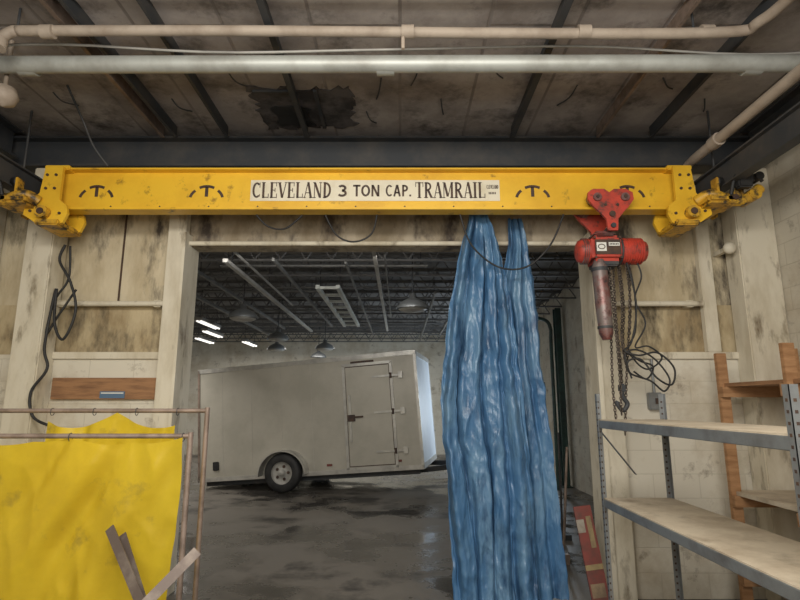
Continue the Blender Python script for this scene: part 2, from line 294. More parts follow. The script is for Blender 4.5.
# ---------------------------------------------------------------- lettering
def arc(cx,cy,rx,ry,a0,a1,th,n=16): return [('s',cx+rx*math.cos(math.radians(a0+(a1-a0)*i/n)),cy+ry*math.sin(math.radians(a0+(a1-a0)*i/n)),cx+rx*math.cos(math.radians(a0+(a1-a0)*(i+1)/n)),cy+ry*math.sin(math.radians(a0+(a1-a0)*(i+1)/n)),th) for i in range(n)]
def glyph(ch,serif,):
    T=.15 if serif else .16; t=.055 if serif else .15; q=.045
    s=lambda *a:('s',*a)
    def ser(x,y,w=.15): return [s(x-w,y,x+w,y,q)] if serif else []
    if ch=='C': return arc(.34,.5,.25,.44,48,312,T*.9)+([s(.56,.66,.56,.98,q),s(.56,.1,.56,.25,q)] if serif else []),.66
    if ch=='O': return arc(.34,.5,.26,.43,0,360,T,24),.72
    if ch=='L': return [s(.17,0,.17,1,T),s(.1,.05,.54,.05,t)]+ser(.17,.97)+([s(.54,.0,.54,.28,q)] if serif else []),.61
    if ch=='E': return [s(.17,0,.17,1,T),s(.05,.04,.54,.04,t),s(.05,.96,.52,.96,t),s(.17,.5,.42,.5,t)]+([s(.54,.0,.54,.28,q),s(.52,1,.52,.74,q),s(.42,.37,.42,.63,q)] if serif else []),.62
    if ch=='V': return [s(.12,.98,.34,.02,T),s(.6,.98,.36,.02,t)]+ser(.1,.97)+ser(.6,.97,.1),.68
    if ch=='A': return [s(.08,.0,.32,1.0,t),s(.34,1.0,.56,.0,T),s(.16,.33,.5,.33,t)]+ser(.08,.03,.1)+ser(.58,.03),.68
    if ch=='N': return [s(.13,0,.13,1,t),s(.15,.97,.55,.03,T),s(.58,0,.58,1,t)]+ser(.13,.03,.11)+ser(.58,.97,.11)+ser(.1,.97,.1),.72
    if ch=='D': return [s(.17,0,.17,1,T)]+arc(.22,.5,.34,.44,-90,90,T*.9)+[s(.05,.04,.24,.04,t),s(.05,.96,.24,.96,t)],.68
    if ch=='T': return [s(.32,0,.32,1,T),s(.04,.93 if not serif else .96,.60,.93 if not serif else .96,t)]+ser(.32,.03)+([s(.05,1,.05,.7,q),s(.59,1,.59,.7,q)] if serif else []),.65
    if ch=='R': return [s(.17,0,.17,1,T)]+arc(.26,.73,.24,.22,-90,90,T*.8)+[s(.05,.95,.28,.95,t),s(.16,.5,.28,.5,t),s(.32,.5,.58,.02,T)]+ser(.16,.03)+ser(.62,.03,.08),.72
    if ch=='P': return [s(.16,0,.16,1,T)]+arc(.26,.71,.24,.22,-90,90,T)+[s(.1,.93,.26,.93,t),s(.16,.49,.26,.49,t)],.62
    if ch=='M': return [s(.1,0,.1,1,t),s(.14,.97,.38,.1,T),s(.4,.1,.66,.97,t),s(.69,0,.69,1,T)]+ser(.1,.03,.1)+ser(.69,.03)+ser(.08,.97,.08)+ser(.72,.97,.1),.85
    if ch=='I': return [s(.17,0,.17,1,T)]+ser(.17,.03)+ser(.17,.97),.36
    if ch=='3': return arc(.28,.72,.2,.21,150,-90,T)+arc(.28,.28,.23,.22,90,-150,T),.6
    if ch=='.': return [s(.06,.08,.22,.08,.16)],.26
    return [],.35
def stroke(bd,x0,z0,x1,z1,th,y,m='ink'):
    d=Vector((x1-x0,z1-z0));
    if d.length<1e-6:return
    n=Vector((-d.y,d.x)).normalized()*th/2
    bd.extr([(x0-n.x,z0-n.y),(x1-n.x,z1-n.y),(x1+n.x,z1+n.y),(x0+n.x,z0+n.y)],y-.0015,y,m)
def text(bd,txt,X0,X1,Z0,Z1,y,serif):
    G=[glyph(c,serif) for c in txt];W=sum(g[1] for g in G);k=(X1-X0)/W;h=Z1-Z0;x=X0
    for g in G:
        for _,a,b_,c,d,th in g[0]:
            stroke(bd,x+a*k,Z0+b_*h,x+c*k,Z0+d*h,th*(h*.35+k*.65),y)
        x+=g[1]*k
# ---------------------------------------------------------------- crane bridge
r=root('overhead_crane',(-.28,4.42,3.22),'yellow overhead crane bridge beam with lettered plate','crane')
BL,BR=-3.0,2.46
b=B();b.box(BL,BR,4.33,4.51,3.575,3.59,'yel',.003);b.box(BL,BR,4.405,4.435,3.24,3.58,'yel');b.box(BL,BR,4.35,4.49,3.222,3.242,'yel',.003)
b.box(BL,BR,4.395,4.445,3.24,3.28,'yel')
for x in [-2.9+i*.42 for i in range(13)]: b.cyl((x,4.4,3.262),(x,4.39,3.262),.007,'ink',8)
b.done('bridge_beam',r)
B().box(-1.29,.86,4.398,4.405,3.315,3.505,'plate').done('name_plate',r,label='cream plate with dark serif lettering')
Y=4.3975
for t_,a_,c_,z0,z1,sf in (('CLEVELAND',-1.275,-.59,3.34,3.485,True),('3',-.54,-.455,3.355,3.46,False),('TON',-.41,-.17,3.355,3.46,False),('CAP.',-.125,.10,3.355,3.46,False),('TRAMRAIL',.13,.74,3.34,3.485,True)):
    b=B();text(b,t_,a_,c_,z0,z1,Y,sf);b.done('lettering',r)
b=B();text(b,'CLEVELAND',.748,.85,3.425,3.46,Y,False);b.done('small_print',r,label='tiny dark print')
b=B();x=.765
while x<.83: stroke(b,x,3.385,x+.008,3.385,.020,Y);x+=.013
b.done('small_print',r,label='tiny dark print')
for x in (-2.62,-1.67,1.145,1.965):
    b=B();Yy=4.404;zc=3.40
    for _,p,q,u,v,th in arc(x,zc-.12,.155,.17,66,114,.02,8): stroke(b,p,q,u,v,.024,Yy)
    stroke(b,x,zc+.045,x,zc-.045,.028,Yy)
    b.done('emblem',r,label='dark stencilled letter T emblem')
    for a0,a1 in ((8,46),(134,172)):
        b=B()
        for _,p,q,u,v,th in arc(x,zc-.065,.14,.105,a0,a1,.02,8): stroke(b,p,q,u,v,.024,Yy)
        b.done('emblem_arc',r,label='dark stencilled arc mark')
def endtruck(sx,xo):
    X=lambda d:xo+sx*d*.82
    def bx(bd,a,b2,*rest,**k): bd.box(min(X(a),X(b2)),max(X(a),X(b2)),*rest,**k)
    b=B()
    bx(b,-.22,.04,4.31,4.53,3.565,3.605,'yel',bev=.008)
    pf=[(X(-.18),3.58),(X(.0),3.58),(X(.03),3.34),(X(.16),3.24),(X(.17),3.15),(X(.04),3.08),(X(-.08),3.05),(X(-.24),3.08),(X(-.28),3.16),(X(-.26),3.23),(X(-.18),3.28)]
    b.extr(pf,4.28,4.31,'yel');b.extr(pf,4.53,4.56,'yel')
    bx(b,-.22,.02,4.24,4.60,3.05,3.10,'yeldark',bev=.012)
    b.cyl((X(-.05),4.22,3.16),(X(-.05),4.62,3.16),.052,'yeldark',20)
    b.cyl((X(-.05),4.21,3.16),(X(-.05),4.22,3.16),.028,'ink',12)
    for d,z in ((-.12,3.5),(-.12,3.38),(-.03,3.5),(-.03,3.38),(-.2,3.16),(.1,3.18)): b.cyl((X(d),4.27,z),(X(d),4.28,z),.012,'ink',8)
    b.done('end_bracket',r)
    b=B()
    bx(b,.04,.34,4.12,4.66,3.2,3.27,'yeldark',bev=.02)
    b.tube(smooth([(X(.02),4.28,3.26),(X(.12),4.22,3.30),(X(.24),4.18,3.25),(X(.36),4.16,3.22),(X(.48),4.16,3.26),(X(.58),4.16,3.33)],6),[.045]*31,'yeldark',12)
    b.cyl((X(.3),4.12,3.24),(X(.3),4.34,3.24),.055,'yeldark',20).cyl((X(.5),4.11,3.27),(X(.5),4.3,3.27),.05,'yeldark',20).cyl((X(.3),4.11,3.24),(X(.3),4.12,3.24),.025,'ink',12)
    for yy in (4.2,4.58):
        for d in (.16,.40):
            bx(b,d,d+.025,yy-.045,yy+.045,3.22,3.43,'yeldark',bev=.006)
    b.done('end_truck',r)
    for yy in (4.2,4.58):
        for d,s in ((.185,1),(.40,-1)):
            B().lathe((X(d),yy,3.40),(sx*s,0,0),[(0,0),(.05,0),(.05,.01),(.04,.014),(.04,.045),(0,.045)],'black',20).done('wheel',r,label='dark steel truck wheel')
    hk=B().tube(smooth([(X(.26),4.12,3.26),(X(.28),4.08,3.38),(X(.36),4.06,3.46),(X(.44),4.08,3.44),(X(.47),4.1,3.36)],5),.016,'black',8)
    bx(hk,.30,.44,4.05,4.12,3.30,3.42,'black',bev=.012)
    hk.cyl((X(.52),4.06,3.40),(X(.52),4.16,3.40),.035,'black',14).tube([(X(.44),4.09,3.4),(X(.5),4.09,3.42),(X(.56),4.09,3.36)],.014,'black',8)
    hk.done('collector_arm',r,label='black greasy power collector arm')
endtruck(1,BR);endtruck(-1,BL)
for x,sg in ((BR+.82*.2925,1),(BL-.82*.2925,-1)):
    b=B().box(x-.05,x+.05,-1.8,4.64,3.36,3.372,'dsteel').box(x-.007,x+.007,-1.8,4.64,3.372,3.56,'dsteel').box(x-.045,x+.045,-1.8,4.64,3.56,3.575,'dsteel')
    for y in (0,2.2,4.4): b.cyl((x+.035*sg,y,3.565),(x+.035*sg,y,ZC),.01,'dsteel',8)
    b.done('runway_rail',label='dark hanging crane runway rail',cat='crane rail',group='crane runway rails')
# ---------------------------------------------------------------- hoist
r=root('chain_hoist',(1.75,4.42,2.7),'red electric chain hoist hanging from its trolley under the beam','hoist')
for y0,y1 in ((4.24,4.265),(4.6,4.63)):
    b=B().extr([(1.565,3.33),(1.61,3.36),(1.70,3.36),(1.74,3.33),(1.78,3.36),(1.88,3.36),(1.935,3.33),(1.94,3.27),(1.89,3.2),(1.85,3.16),(1.80,3.1),(1.79,3.0),(1.71,3.0),(1.70,3.1),(1.65,3.16),(1.61,3.2),(1.56,3.27)],y0,y1,'red')
    f=y0<4.4
    for x in (1.635,1.865):
        b.cyl((x,y0-.02 if f else y1,3.285),(x,y0 if f else y1+.02,3.285),.035,'redold',16)
        b.cyl((x,y0-.03 if f else y1,3.285),(x,y0-.02 if f else y1+.03,3.285),.014,'ink',10)
    b.cyl((1.75,y0-.015 if f else y1,3.14),(1.75,y0 if f else y1+.015,3.14),.025,'ink',12)
    for x in (1.7,1.8): b.cyl((x,y0-.008 if f else y1,3.22),(x,y0 if f else y1+.008,3.22),.012,'ink',10)
    b.done('trolley_plate',r)
for x in (1.635,1.865):
    for yy,s in ((4.265,1),(4.6,-1)):
        B().lathe((x,yy,3.30),(0,s,0),[(0,0),(.07,0),(.07,.02),(.055,.025),(.055,.08),(0,.08)],'redold').done('trolley_wheel',r)
b=B().cyl((1.75,4.22,3.04),(1.75,4.65,3.04),.02,'dsteel');b.tube(smooth([(1.75,4.42,3.04),(1.71,4.42,3.01),(1.72,4.42,2.98),(1.75,4.42,2.93)],5),.016,'redold',10);b.done('hanger_pin',r)
b=B()
b.box(1.59,1.84,4.29,4.55,2.76,2.98,'red',.03)
b.box(1.62,1.80,4.3,4.54,2.97,3.02,'redold',.02)
b.box(1.63,1.81,4.31,4.53,2.72,2.77,'dsteel',.012)
b.lathe((1.84,4.42,2.87),(1,0,0),[(.10,0),(.105,.03),(.10,.18),(.085,.23),(.05,.245),(0,.247)],'red')
b.lathe((1.59,4.42,2.87),(-1,0,0),[(.108,0),(.105,.04),(.09,.08),(.06,.095),(0,.098)],'red')
for k in range(9): b.lathe((1.865+k*.02,4.42,2.87),(1,0,0),[(.10,0),(.114,.003),(.114,.006),(.10,.009)],'red')
for k in range(3): b.lathe((1.575-k*.016,4.42,2.87),(-1,0,0),[(.10,0),(.113,.002),(.113,.006),(.10,.008)],'redold')
b.lathe((1.845,4.42,2.87),(1,0,0),[(.10,0),(.116,.002),(.116,.012),(.10,.014)],'dsteel')
for x in (1.61,1.82):
    for z in (2.785,2.955): b.cyl((x,4.282,z),(x,4.29,z),.01,'ink',8)
b.done('hoist_body',r)
b=B().box(1.61,1.82,4.283,4.29,2.81,2.935,'ink');b.box(1.62,1.70,4.281,4.283,2.835,2.91,'white');b.box(1.72,1.81,4.281,4.283,2.88,2.91,'white')
for _,p,q,u,v,th in arc(1.66,2.873,.028,.02,0,360,.01,12): stroke(b,p,q,u,v,.007,4.2808)
for i in range(6): stroke(b,1.727+i*.013,2.895,1.735+i*.013,2.895,.014,4.2808)
b.done('label_plate',r,label='dark and white data plate')
b=B().tube([(1.66,4.36,2.78),(1.66,4.36,2.72),(1.665,4.35,2.4),(1.672,4.35,2.16),(1.675,4.35,2.11)],[.045,.062,.063,.056,.033],'redold',20)
b.cyl((1.66,4.36,2.68),(1.66,4.36,2.71),.067,'dsteel').cyl((1.67,4.35,2.2),(1.67,4.35,2.22),.063,'dsteel');b.done('chain_canister',r,label='dull grey-red tube chain container')
def chain(bd,pts,lk=.032,rr=.0042):
    pts=smooth(pts,10);last=pts[0];pos=[last]
    for p in pts[1:]:
        d=(p-last).length
        while d>=lk*.72:
            last=last+(p-last).normalized()*lk*.72;pos.append(last);d=(p-last).length
    for j in range(len(pos)-1):
        c=(pos[j]+pos[j+1])/2;t=(pos[j+1]-pos[j]).normalized();u=Vector((1,0,0)) if j%2 else Vector((0,1,0));a=t.cross(u).normalized()
        P=[c+t*math.cos(q*math.pi/4)*lk*.5+a*math.sin(q*math.pi/4)*lk*.3 for q in range(8)]
        bd.tube(P,rr,'chain',5,closed=True)
for xs in ([(1.74,4.36,2.76),(1.75,4.36,2.3),(1.76,4.36,1.9),(1.75,4.36,1.5)],[(1.79,4.40,2.76),(1.78,4.4,2.3),(1.79,4.4,1.95),(1.785,4.4,1.72)],[(1.86,4.44,2.78),(1.87,4.44,2.4),(1.84,4.44,2.1),(1.86,4.44,1.85)],[(1.76,4.42,2.76),(1.74,4.42,2.2),(1.72,4.42,1.75),(1.73,4.42,1.42)],[(1.82,4.38,2.76),(1.83,4.38,2.4),(1.80,4.37,2.1),(1.83,4.38,1.9)],[(1.90,4.4,2.78),(1.91,4.4,2.45),(1.88,4.4,2.15)],[(1.94,4.42,2.78),(1.9,4.42,2.3),(1.83,4.42,1.75),(1.79,4.42,1.35)]):
    b=B();chain(b,xs);b.done('chain',r,label='oily steel lifting chain')
b=B().tube(smooth([(1.785,4.4,1.72),(1.785,4.4,1.66),(1.82,4.4,1.6),(1.78,4.4,1.55),(1.74,4.4,1.6),(1.745,4.4,1.62)],6),[.018]*31,'dsteel',10);b.box(1.76,1.81,4.375,4.425,1.69,1.76,'dsteel',.01);b.done('hook',r)
def cable(pts,rr=.0075):
    B().tube(smooth(pts,8),rr,'black',8).done('control_cable',r,label='tangled black control cable')
cable([(1.9,4.38,2.76),(1.94,4.36,2.4),(1.87,4.34,2.1),(1.80,4.32,2.02),(1.9,4.3,1.98),(2.05,4.3,2.0),(2.17,4.3,1.88),(2.14,4.3,1.75),(2.03,4.3,1.80),(1.92,4.32,1.95),(1.82,4.33,1.93),(1.84,4.34,1.84),(2.0,4.35,1.78),(2.1,4.35,1.70),(2.15,4.35,1.80),(2.04,4.35,1.96),(1.9,4.35,2.03),(1.81,4.35,1.98),(1.85,4.35,1.8)])
cable([(1.94,4.44,2.78),(1.97,4.44,2.5),(1.95,4.44,2.2),(1.88,4.44,2.05),(1.95,4.42,1.95),(2.06,4.42,1.9),(2.0,4.42,1.80),(1.9,4.42,1.86)])
cable([(1.98,4.40,2.80),(2.02,4.4,2.65),(1.95,4.4,2.45),(2.02,4.4,2.25),(1.92,4.4,2.06),(2.02,4.38,2.06),(2.12,4.38,1.97),(2.02,4.38,1.88),(1.94,4.38,1.90),(1.86,4.38,2.0)],.007)
for pts in ([(.52,4.46,3.215),(.62,4.5,2.95),(.85,4.55,2.77),(1.1,4.55,2.77),(1.3,4.5,2.95),(1.42,4.46,3.215)],[(-1.25,4.47,3.215),(-1.15,4.5,3.12),(-1.0,4.5,3.1),(-.85,4.48,3.215)],[(-.65,4.47,3.215),(-.55,4.5,3.04),(-.4,4.5,2.98),(-.25,4.5,3.05),(-.2,4.47,3.215)]):
    B().tube(smooth(pts,8),.008,'black',8).done('festoon_cable',label='thin black power cable looping below the crane beam',cat='cable',group='looping cables')
b=B().tube(smooth([(-3.0,4.66,3.0),(-3.02,4.64,2.85),(-2.9,4.64,2.65),(-2.84,4.66,2.4),(-2.92,4.66,2.15),(-3.02,4.67,2.3),(-3.04,4.67,2.6),(-3.08,4.67,2.1),(-3.04,4.68,1.9),(-3.14,4.66,1.7),(-3.1,4.66,1.5),(-2.95,4.66,1.42)],8),.012,'black',8)
b.tube(smooth([(-2.98,4.7,3.0),(-2.96,4.7,2.7),(-3.06,4.7,2.5),(-3.1,4.7,2.2),(-3.02,4.7,2.35),(-2.88,4.7,2.6)],8),.01,'black',8)
b.done('hanging_cable',label='loose black cables hanging beside the pilaster',cat='cable')
B().tube(smooth([(-2.72,4.0,4.16),(-2.68,4.2,3.95),(-2.6,4.25,3.75),(-2.5,4.32,3.6)],8),.009,'dsteel',8).done('cable',label='thin dark cable hanging from the roof',cat='cable')
B().lathe((-2.78,3.45,3.80),(0,0,-1),[(.015,-.355),(.015,0),(.07,.02),(.09,.08),(.07,.13),(0,.16)],'cream').done('ceiling_lamp',label='small off-white globe lamp under the roof',cat='lamp')
b=B().lathe((2.97,4.72,2.98),(0,-1,0),[(0,0),(.045,0),(.055,.03),(.04,.06),(0,.07)],'creamw').box(2.95,2.99,4.70,4.95,2.96,3.0,'creamw');b.done('alarm_bell',label='small white round sensor on the wall',cat='sensor')
# ---------------------------------------------------------------- tarps
def lerp(tab,z):
    for (z0,a),(z1,c) in zip(tab,tab[1:]):
        if z<=z0 and z>=z1:
            return a+(c-a)*(z0-z)/(z0-z1)
    return tab[0][1] if z>tab[0][0] else tab[-1][1]
def drape(Lt,Rt,ztop,zbot,Y,folds,amp,m,nx=110,nz=150,topfn=None,ph=0,crk=.02,xw=.35,cs=3.5,az=.8,diag=0,edge=.02,sharp=.75):
    vs=[];fs=[]
    for j in range(nz+1):
        q=j/nz
        for i in range(nx+1):
            s_=i/nx
            zt=ztop+(topfn(s_) if topfn else 0)
            z=zt+(zbot-zt)*q
            lx=lerp(Lt,z);rx=lerp(Rt,z)
            lx+=edge*(noise.noise(Vector((z*2.5,ph,7)))+.5*noise.noise(Vector((z*8,ph,7))));rx+=edge*(noise.noise(Vector((z*2.8,ph,17)))+.5*noise.noise(Vector((z*9,ph,17))))
            x=lx+(rx-lx)*s_
            w=folds*2*math.pi*(s_+.05*math.sin(q*3.0+ph)+.10*noise.noise(Vector((s_*2.2,q*2.2,ph)))+diag*q)+ph
            a=amp*(.45+1.2*abs(noise.noise(Vector((s_*3,q*1.8,ph)))))
            sn=math.sin(w);sn=math.copysign(abs(sn)**sharp,sn)
            y=Y+a*sn+a*.35*math.sin(w*2.3+q*2)
            P=Vector((x*cs,z*cs*az,ph))
            Q=Vector((x*cs*.9+z*1.2,z*cs*.55,ph+9))
            y+=crk*(1.5*abs(noise.noise(P))+.8*abs(noise.noise(P*2.3))+.5*abs(noise.noise(Q*2.2)))
            x+=a*xw*math.cos(w)*min(1,s_*8,(1-s_)*8)
            vs.append((x,y,z+(.015*noise.noise(Vector((s_*9,ph,1))) if j==nz else 0)))
    for j in range(nz):
        for i in range(nx):
            k=j*(nx+1)+i;fs.append((k,k+1,k+nx+2,k+nx+1))
    return B().add(vs,fs,m,True)
drape([(3.35,.64),(3.1,.59),(2.9,.53),(2.5,.44),(1.63,.345),(.82,.40),(.02,.44)],[(3.35,.78),(3.1,.86),(2.9,.92),(2.5,.98),(1.63,1.05),(.82,1.10),(.02,1.12)],3.3,.03,4.64,4.2,.05,'tarp',nx=190,nz=240,crk=.04,cs=6,az=.24,xw=.5,edge=.025).done('tarp_curtain',label='crumpled blue plastic tarp hanging as a curtain in the opening',cat='tarp',group='blue tarps')
drape([(3.35,1.02),(3.1,1.0),(2.9,.97),(2.5,.88),(1.63,.88),(.82,.92),(.02,.97)],[(3.35,1.13),(3.1,1.17),(2.9,1.20),(2.5,1.235),(1.63,1.275),(.82,1.34),(.02,1.38)],3.3,.03,4.79,2.6,.028,'tarp',nz=240,ph=2.1,crk=.025,cs=6,az=.24,edge=.025).done('tarp_curtain',label='narrow blue plastic tarp strip hanging behind the wider one',cat='tarp',group='blue tarps')
# ---------------------------------------------------------------- yellow screens
def screen(x0,x1,y,zt,label,cx0,cx1,ztop,folds,amp,ph,tf):
    r=root('welding_screen',((x0+x1)/2,y,0),label,'welding screen','welding screens')
    b=B().cyl((x0,y,zt),(x1,y,zt),.013,'brown',12).cyl((x1,y,0),(x1,y,zt+.02),.015,'brown',12).cyl((x0,y,0),(x0,y,zt+.02),.015,'brown',12).cyl((x0,y,.12),(x1,y,.12),.013,'brown',12)
    for x in (x0,x1): b.cyl((x,y-.16,.02),(x,y+.16,.02),.016,'brown',10)
    b.done('pipe_frame',r)
    drape([(3,cx0),(0,cx0)],[(3,cx1),(1.2,cx1-.01),(.0,cx1-.05)],ztop,.14,y-.035,folds,amp,'ycur',topfn=tf,ph=ph,crk=.02,nx=180,nz=110,cs=3.0,az=.45,diag=.25,edge=.01,sharp=1).done('curtain',r,label='yellow vinyl curtain')
    for s_ in (0.01,.34,.67,.99):
        x=cx0+(cx1-cx0)*s_;B().tube([(x,y+.02*math.cos(t*math.pi/6),zt-.006+.022*math.sin(t*math.pi/6)) for t in range(12)],.002,'dsteel',6,closed=True).done('hook_ring',r)
tf1=lambda s_:-.03*abs(math.sin(math.pi*s_*3))-.01*abs(math.sin(math.pi*s_*7))
screen(-3.1,-1.13,3.0,1.43,'yellow vinyl welding curtain on a rusty pipe frame',-3.05,-1.15,1.425,3.6,.026,.4,tf1)
tf2=lambda s_:-.09*abs(math.sin(math.pi*s_*1.5+.6))
screen(-3.3,-1.16,3.32,1.56,'yellow vinyl welding curtain behind on a taller pipe frame',-2.1,-1.33,1.55,3,.02,1.9,tf2)
def channel(p0,p1,label):
    p0=Vector(p0);p1=Vector(p1);d=(p1-p0).normalized();n=Vector((0,-1,0));a=d.cross(n).normalized();n=a.cross(d)
    b=B();prof=[(-.026,.04),(-.026,0),(.022,0),(.022,.006),(-.02,.006),(-.02,.04)]
    vs=[p+a*x-n*h for p in (p0,p1) for x,h in prof];k=len(prof)
    b.add(vs,[(i,(i+1)%k,(i+1)%k+k,i+k) for i in range(k)]+[tuple(range(k)),tuple(range(2*k-1,k-1,-1))],'brown2')
    b.done('steel_angle',label=label,cat='steel angle',group='leaning steel angles')
channel((-.62,2.35,.05),(-1.46,2.88,.99),'dark weathered steel angle leaning on the yellow curtain')
channel((-.73,2.4,.05),(-1.41,2.91,.95),'second thin steel angle lying beside the first')
channel((-1.75,2.2,.05),(-.98,2.80,.90),'brown weathered steel angle leaning across the others')
# ---------------------------------------------------------------- steel shelving
r=root('steel_shelving',(1.63,2.9,0),'grey steel shelving unit with chipboard decks','shelving')
x0,x1,y0,y1=1.385,1.87,1.95,3.9
for x,y,sx,sy in ((x0,y1,1,-1),(x1,y1,-1,-1),(x0,y0,1,1),(x1,y0,-1,1)):
    b=B();b.box(min(x,x+sx*.035),max(x,x+sx*.035),min(y,y+sy*.003),max(y,y+sy*.003),0,1.67,'gsteel');b.box(min(x,x+sx*.003),max(x,x+sx*.003),min(y,y+sy*.035),max(y,y+sy*.035),0,1.67,'gsteel')
    for k in range(39): 
        z=.05+k*.041;b.box(min(x-sx*.001,x+sx*.0),max(x-sx*.001,x),min(y+sy*.012,y+sy*.024),max(y+sy*.012,y+sy*.024),z,z+.012,'ink')
        b.box(min(x+sx*.012,x+sx*.024),max(x+sx*.012,x+sx*.024),min(y,y+sy*.004)-.0005,max(y,y+sy*.004)+.0005,z,z+.012,'ink')
    b.done('post',r)
for z in (1.49,.965,.32):
    s_=root('shelf',((x0+x1)/2,2.9,z),None,None);s_.parent=r;s_.location=Vector(((x0+x1)/2,2.9,z))-WL[r.name]
    B().box(x0+.012,x1-.012,y0+.01,y1-.01,z-.015,z+.004,'deck').done('deck_board',s_,label='chipboard deck')
    b=B()
    for x in (x0+.006,x1-.02): b.box(x,x+.014,y0+.005,y1-.005,z-.055,z-.003,'gsteel',.003)
    for y in (y0+.006,y1-.02): b.box(x0+.006,x1-.006,y,y+.014,z-.055,z-.016,'gsteel',.003)
    b.done('steel_rim',s_,label='grey steel edge beam')
B().beam((x0+.02,y1+.004,1.42),(x0+.25,y1+.004,1.12),.03,.004,'gsteel').done('brace',r)
r=root('wooden_rack',(3.0,4.1,0),'homemade raw pine shelf rack against the wall','rack')
for x,y in ((2.66,3.75),(2.66,4.55),(3.27,3.75),(3.27,4.55)):
    B().box(x,x+.085,y,y+.04,0,2.02 if x<3 else 2.06,'wood',.003).done('post',r)
for z in (1.74,.88,.3):
    B().box(2.7,3.38,3.6,4.62,z,z+.03,'deck' if z<1 else 'woodd').done('shelf_board',r)
    for y in (3.79,4.51): B().box(2.66,3.38,y,y+.04,z-.085,z,'wood').done('bearer',r)
b=B().box(2.2,2.32,D-.06,D+.002,1.55,1.7,'gsteel',.008).cyl((2.26,D-.03,1.7),(2.26,D-.03,2.0),.012,'gsteel').box(2.25,2.27,D-.075,D-.06,1.6,1.65,'ink');b.done('switch_box',label='small grey electrical switch box on the block wall',cat='switch box')
R=Matrix.Translation((1.64,4.62,0.01))@Matrix.Rotation(math.radians(-7),4,'Y')@Matrix.Rotation(math.radians(-6),4,'X')
b=B().box(-.12,0.02,-.02,0,0,.78,'cardr',0,R).box(-.122,-.06,-.024,-.02,.58,.68,'cardw',0,R).box(-.122,.02,-.024,-.02,.3,.34,'cardy',0,R).box(-.04,.0,-.024,-.02,.46,.70,'cardy',0,R).box(-.11,.0,-.024,-.02,.1,.2,'cardb',0,R)
b.done('printed_carton',label='worn flattened red, white and yellow printed carton leaning by the jamb',cat='carton')
B().cyl((1.66,5.9,0.0),(1.78,5.95,1.15),.014,'brown').box(1.6,1.72,5.86,5.94,0,.1,'brown').done('broom',label='worn broom standing in the rear bay',cat='broom')
B().cyl((1.95,6.9,0.0),(1.98,6.95,1.25),.014,'dsteel').box(1.85,2.05,6.86,6.94,0,.06,'dsteel').done('squeegee',label='dark floor squeegee standing in the rear bay',cat='squeegee')
# ---------------------------------------------------------------- rear bay
for i in range(14):
    y=5.6+i*.93
    b=B();z0,z1=3.6,3.9
    b.box(-9,XR,y-.03,y+.03,z1,z1+.05,'bay').box(-9,XR,y-.03,y+.03,z0,z0+.025,'bay')
    n=34;w=(XR+9)/n
    for k in range(n):
        a=-9+k*w;b.beam((a,y,z0+.02),(a+w/2,y,z1),.016,.016,'bay');b.beam((a+w/2,y,z1),(a+w,y,z0+.02),.016,.016,'bay')
    b.done('roof_joist',label='dark open-web steel roof joist',cat='roof joist',group='roof joists of the rear bay')
def strip(x,y0,y1,z,w,m,h=.05):
    b=B().box(x-w/2,x+w/2,y0,y1,z,z+h,m,.006)
    for y in (y0+.3,(y0+y1)/2,y1-.3): b.cyl((x,y,z+h),(x,y,3.948),.006,'dsteel',6)
    b.done('cable_tray',label='pale metal raceway hung below the joists' if m=='rail' else 'dull grey metal raceway hung below the joists',cat='cable tray',group='cable trays')
strip(-2.31,6.9,14,3.44,.07,'rail');strip(-2.12,6.6,10.5,3.5,.03,'rail',.03)
strip(-.33,6.0,14,3.46,.05,'rail');strip(-.2,6.3,12,3.5,.025,'drail',.03)
strip(1.1,7.5,15,3.46,.05,'drail');strip(-3.6,8,16,3.44,.06,'drail');strip(-3.0,7.6,13.9,3.5,.045,'drail');strip(.6,9,16,3.44,.04,'drail')
strip(-.75,7.2,15,3.5,.035,'drail',.03);strip(-1.7,7.0,13.4,3.48,.04,'drail')
for x0_,x1_,y_ in ((-3.5,-1.4,9.4),(-4.3,1.4,11.4),(-1.8,.9,13.2),(-2.6,.4,7.6),(-4.5,.5,15)):
    b=B().cyl((x0_,y_,3.57),(x1_,y_,3.57),.022,'drail',10)
    for x in (x0_+.1,x1_-.1): b.cyl((x,y_,3.57),(x,y_,3.948),.006,'dsteel',6)
    b.done('conduit',label='dull conduit crossing below the joists of the rear bay',cat='conduit',group='rear bay conduits')
b=B();
for x in (-1.3,-.98): b.box(x-.03,x+.03,8.3,12.6,3.38,3.44,'silver')
for k in range(8): b.box(-1.3,-.98,8.35+k*.58,8.41+k*.58,3.39,3.43,'silver')
for y in (8.6,12.2): b.cyl((-1.3,y,3.44),(-1.3,y,3.948),.008,'dsteel',6).cyl((-.98,y,3.44),(-.98,y,3.948),.008,'dsteel',6)
b.done('ladder_rack',label='silver aluminium ladder hung flat below the joists',cat='ladder')
for x,y in ((-2.62,8.9),(.19,8.0),(-2.7,11.9),(-3.25,14.2),(-1.95,14.0),(-2.5,16.6)):
    r=root('pendant_lamp',(x,y,3.0),'unlit dull dome pendant lamp below the joists','lamp','dome pendant lamps')
    B().lathe((x,y,3.0),(0,0,1),[(.25,0),(.25,.02),(.2,.09),(.1,.15),(.05,.17),(.05,.24),(0,.25)],'gsteel').done('lamp_shade',r)
    B().cyl((x,y,3.22),(x,y,3.948),.01,'dsteel',8).done('stem',r)
    B().lathe((x,y,3.0),(0,0,1),[(0,-.04),(.17,-.03),(.22,0),(.1,.03),(.03,.12)],'rail',16).done('bulb',r,label='frosted glass lens')
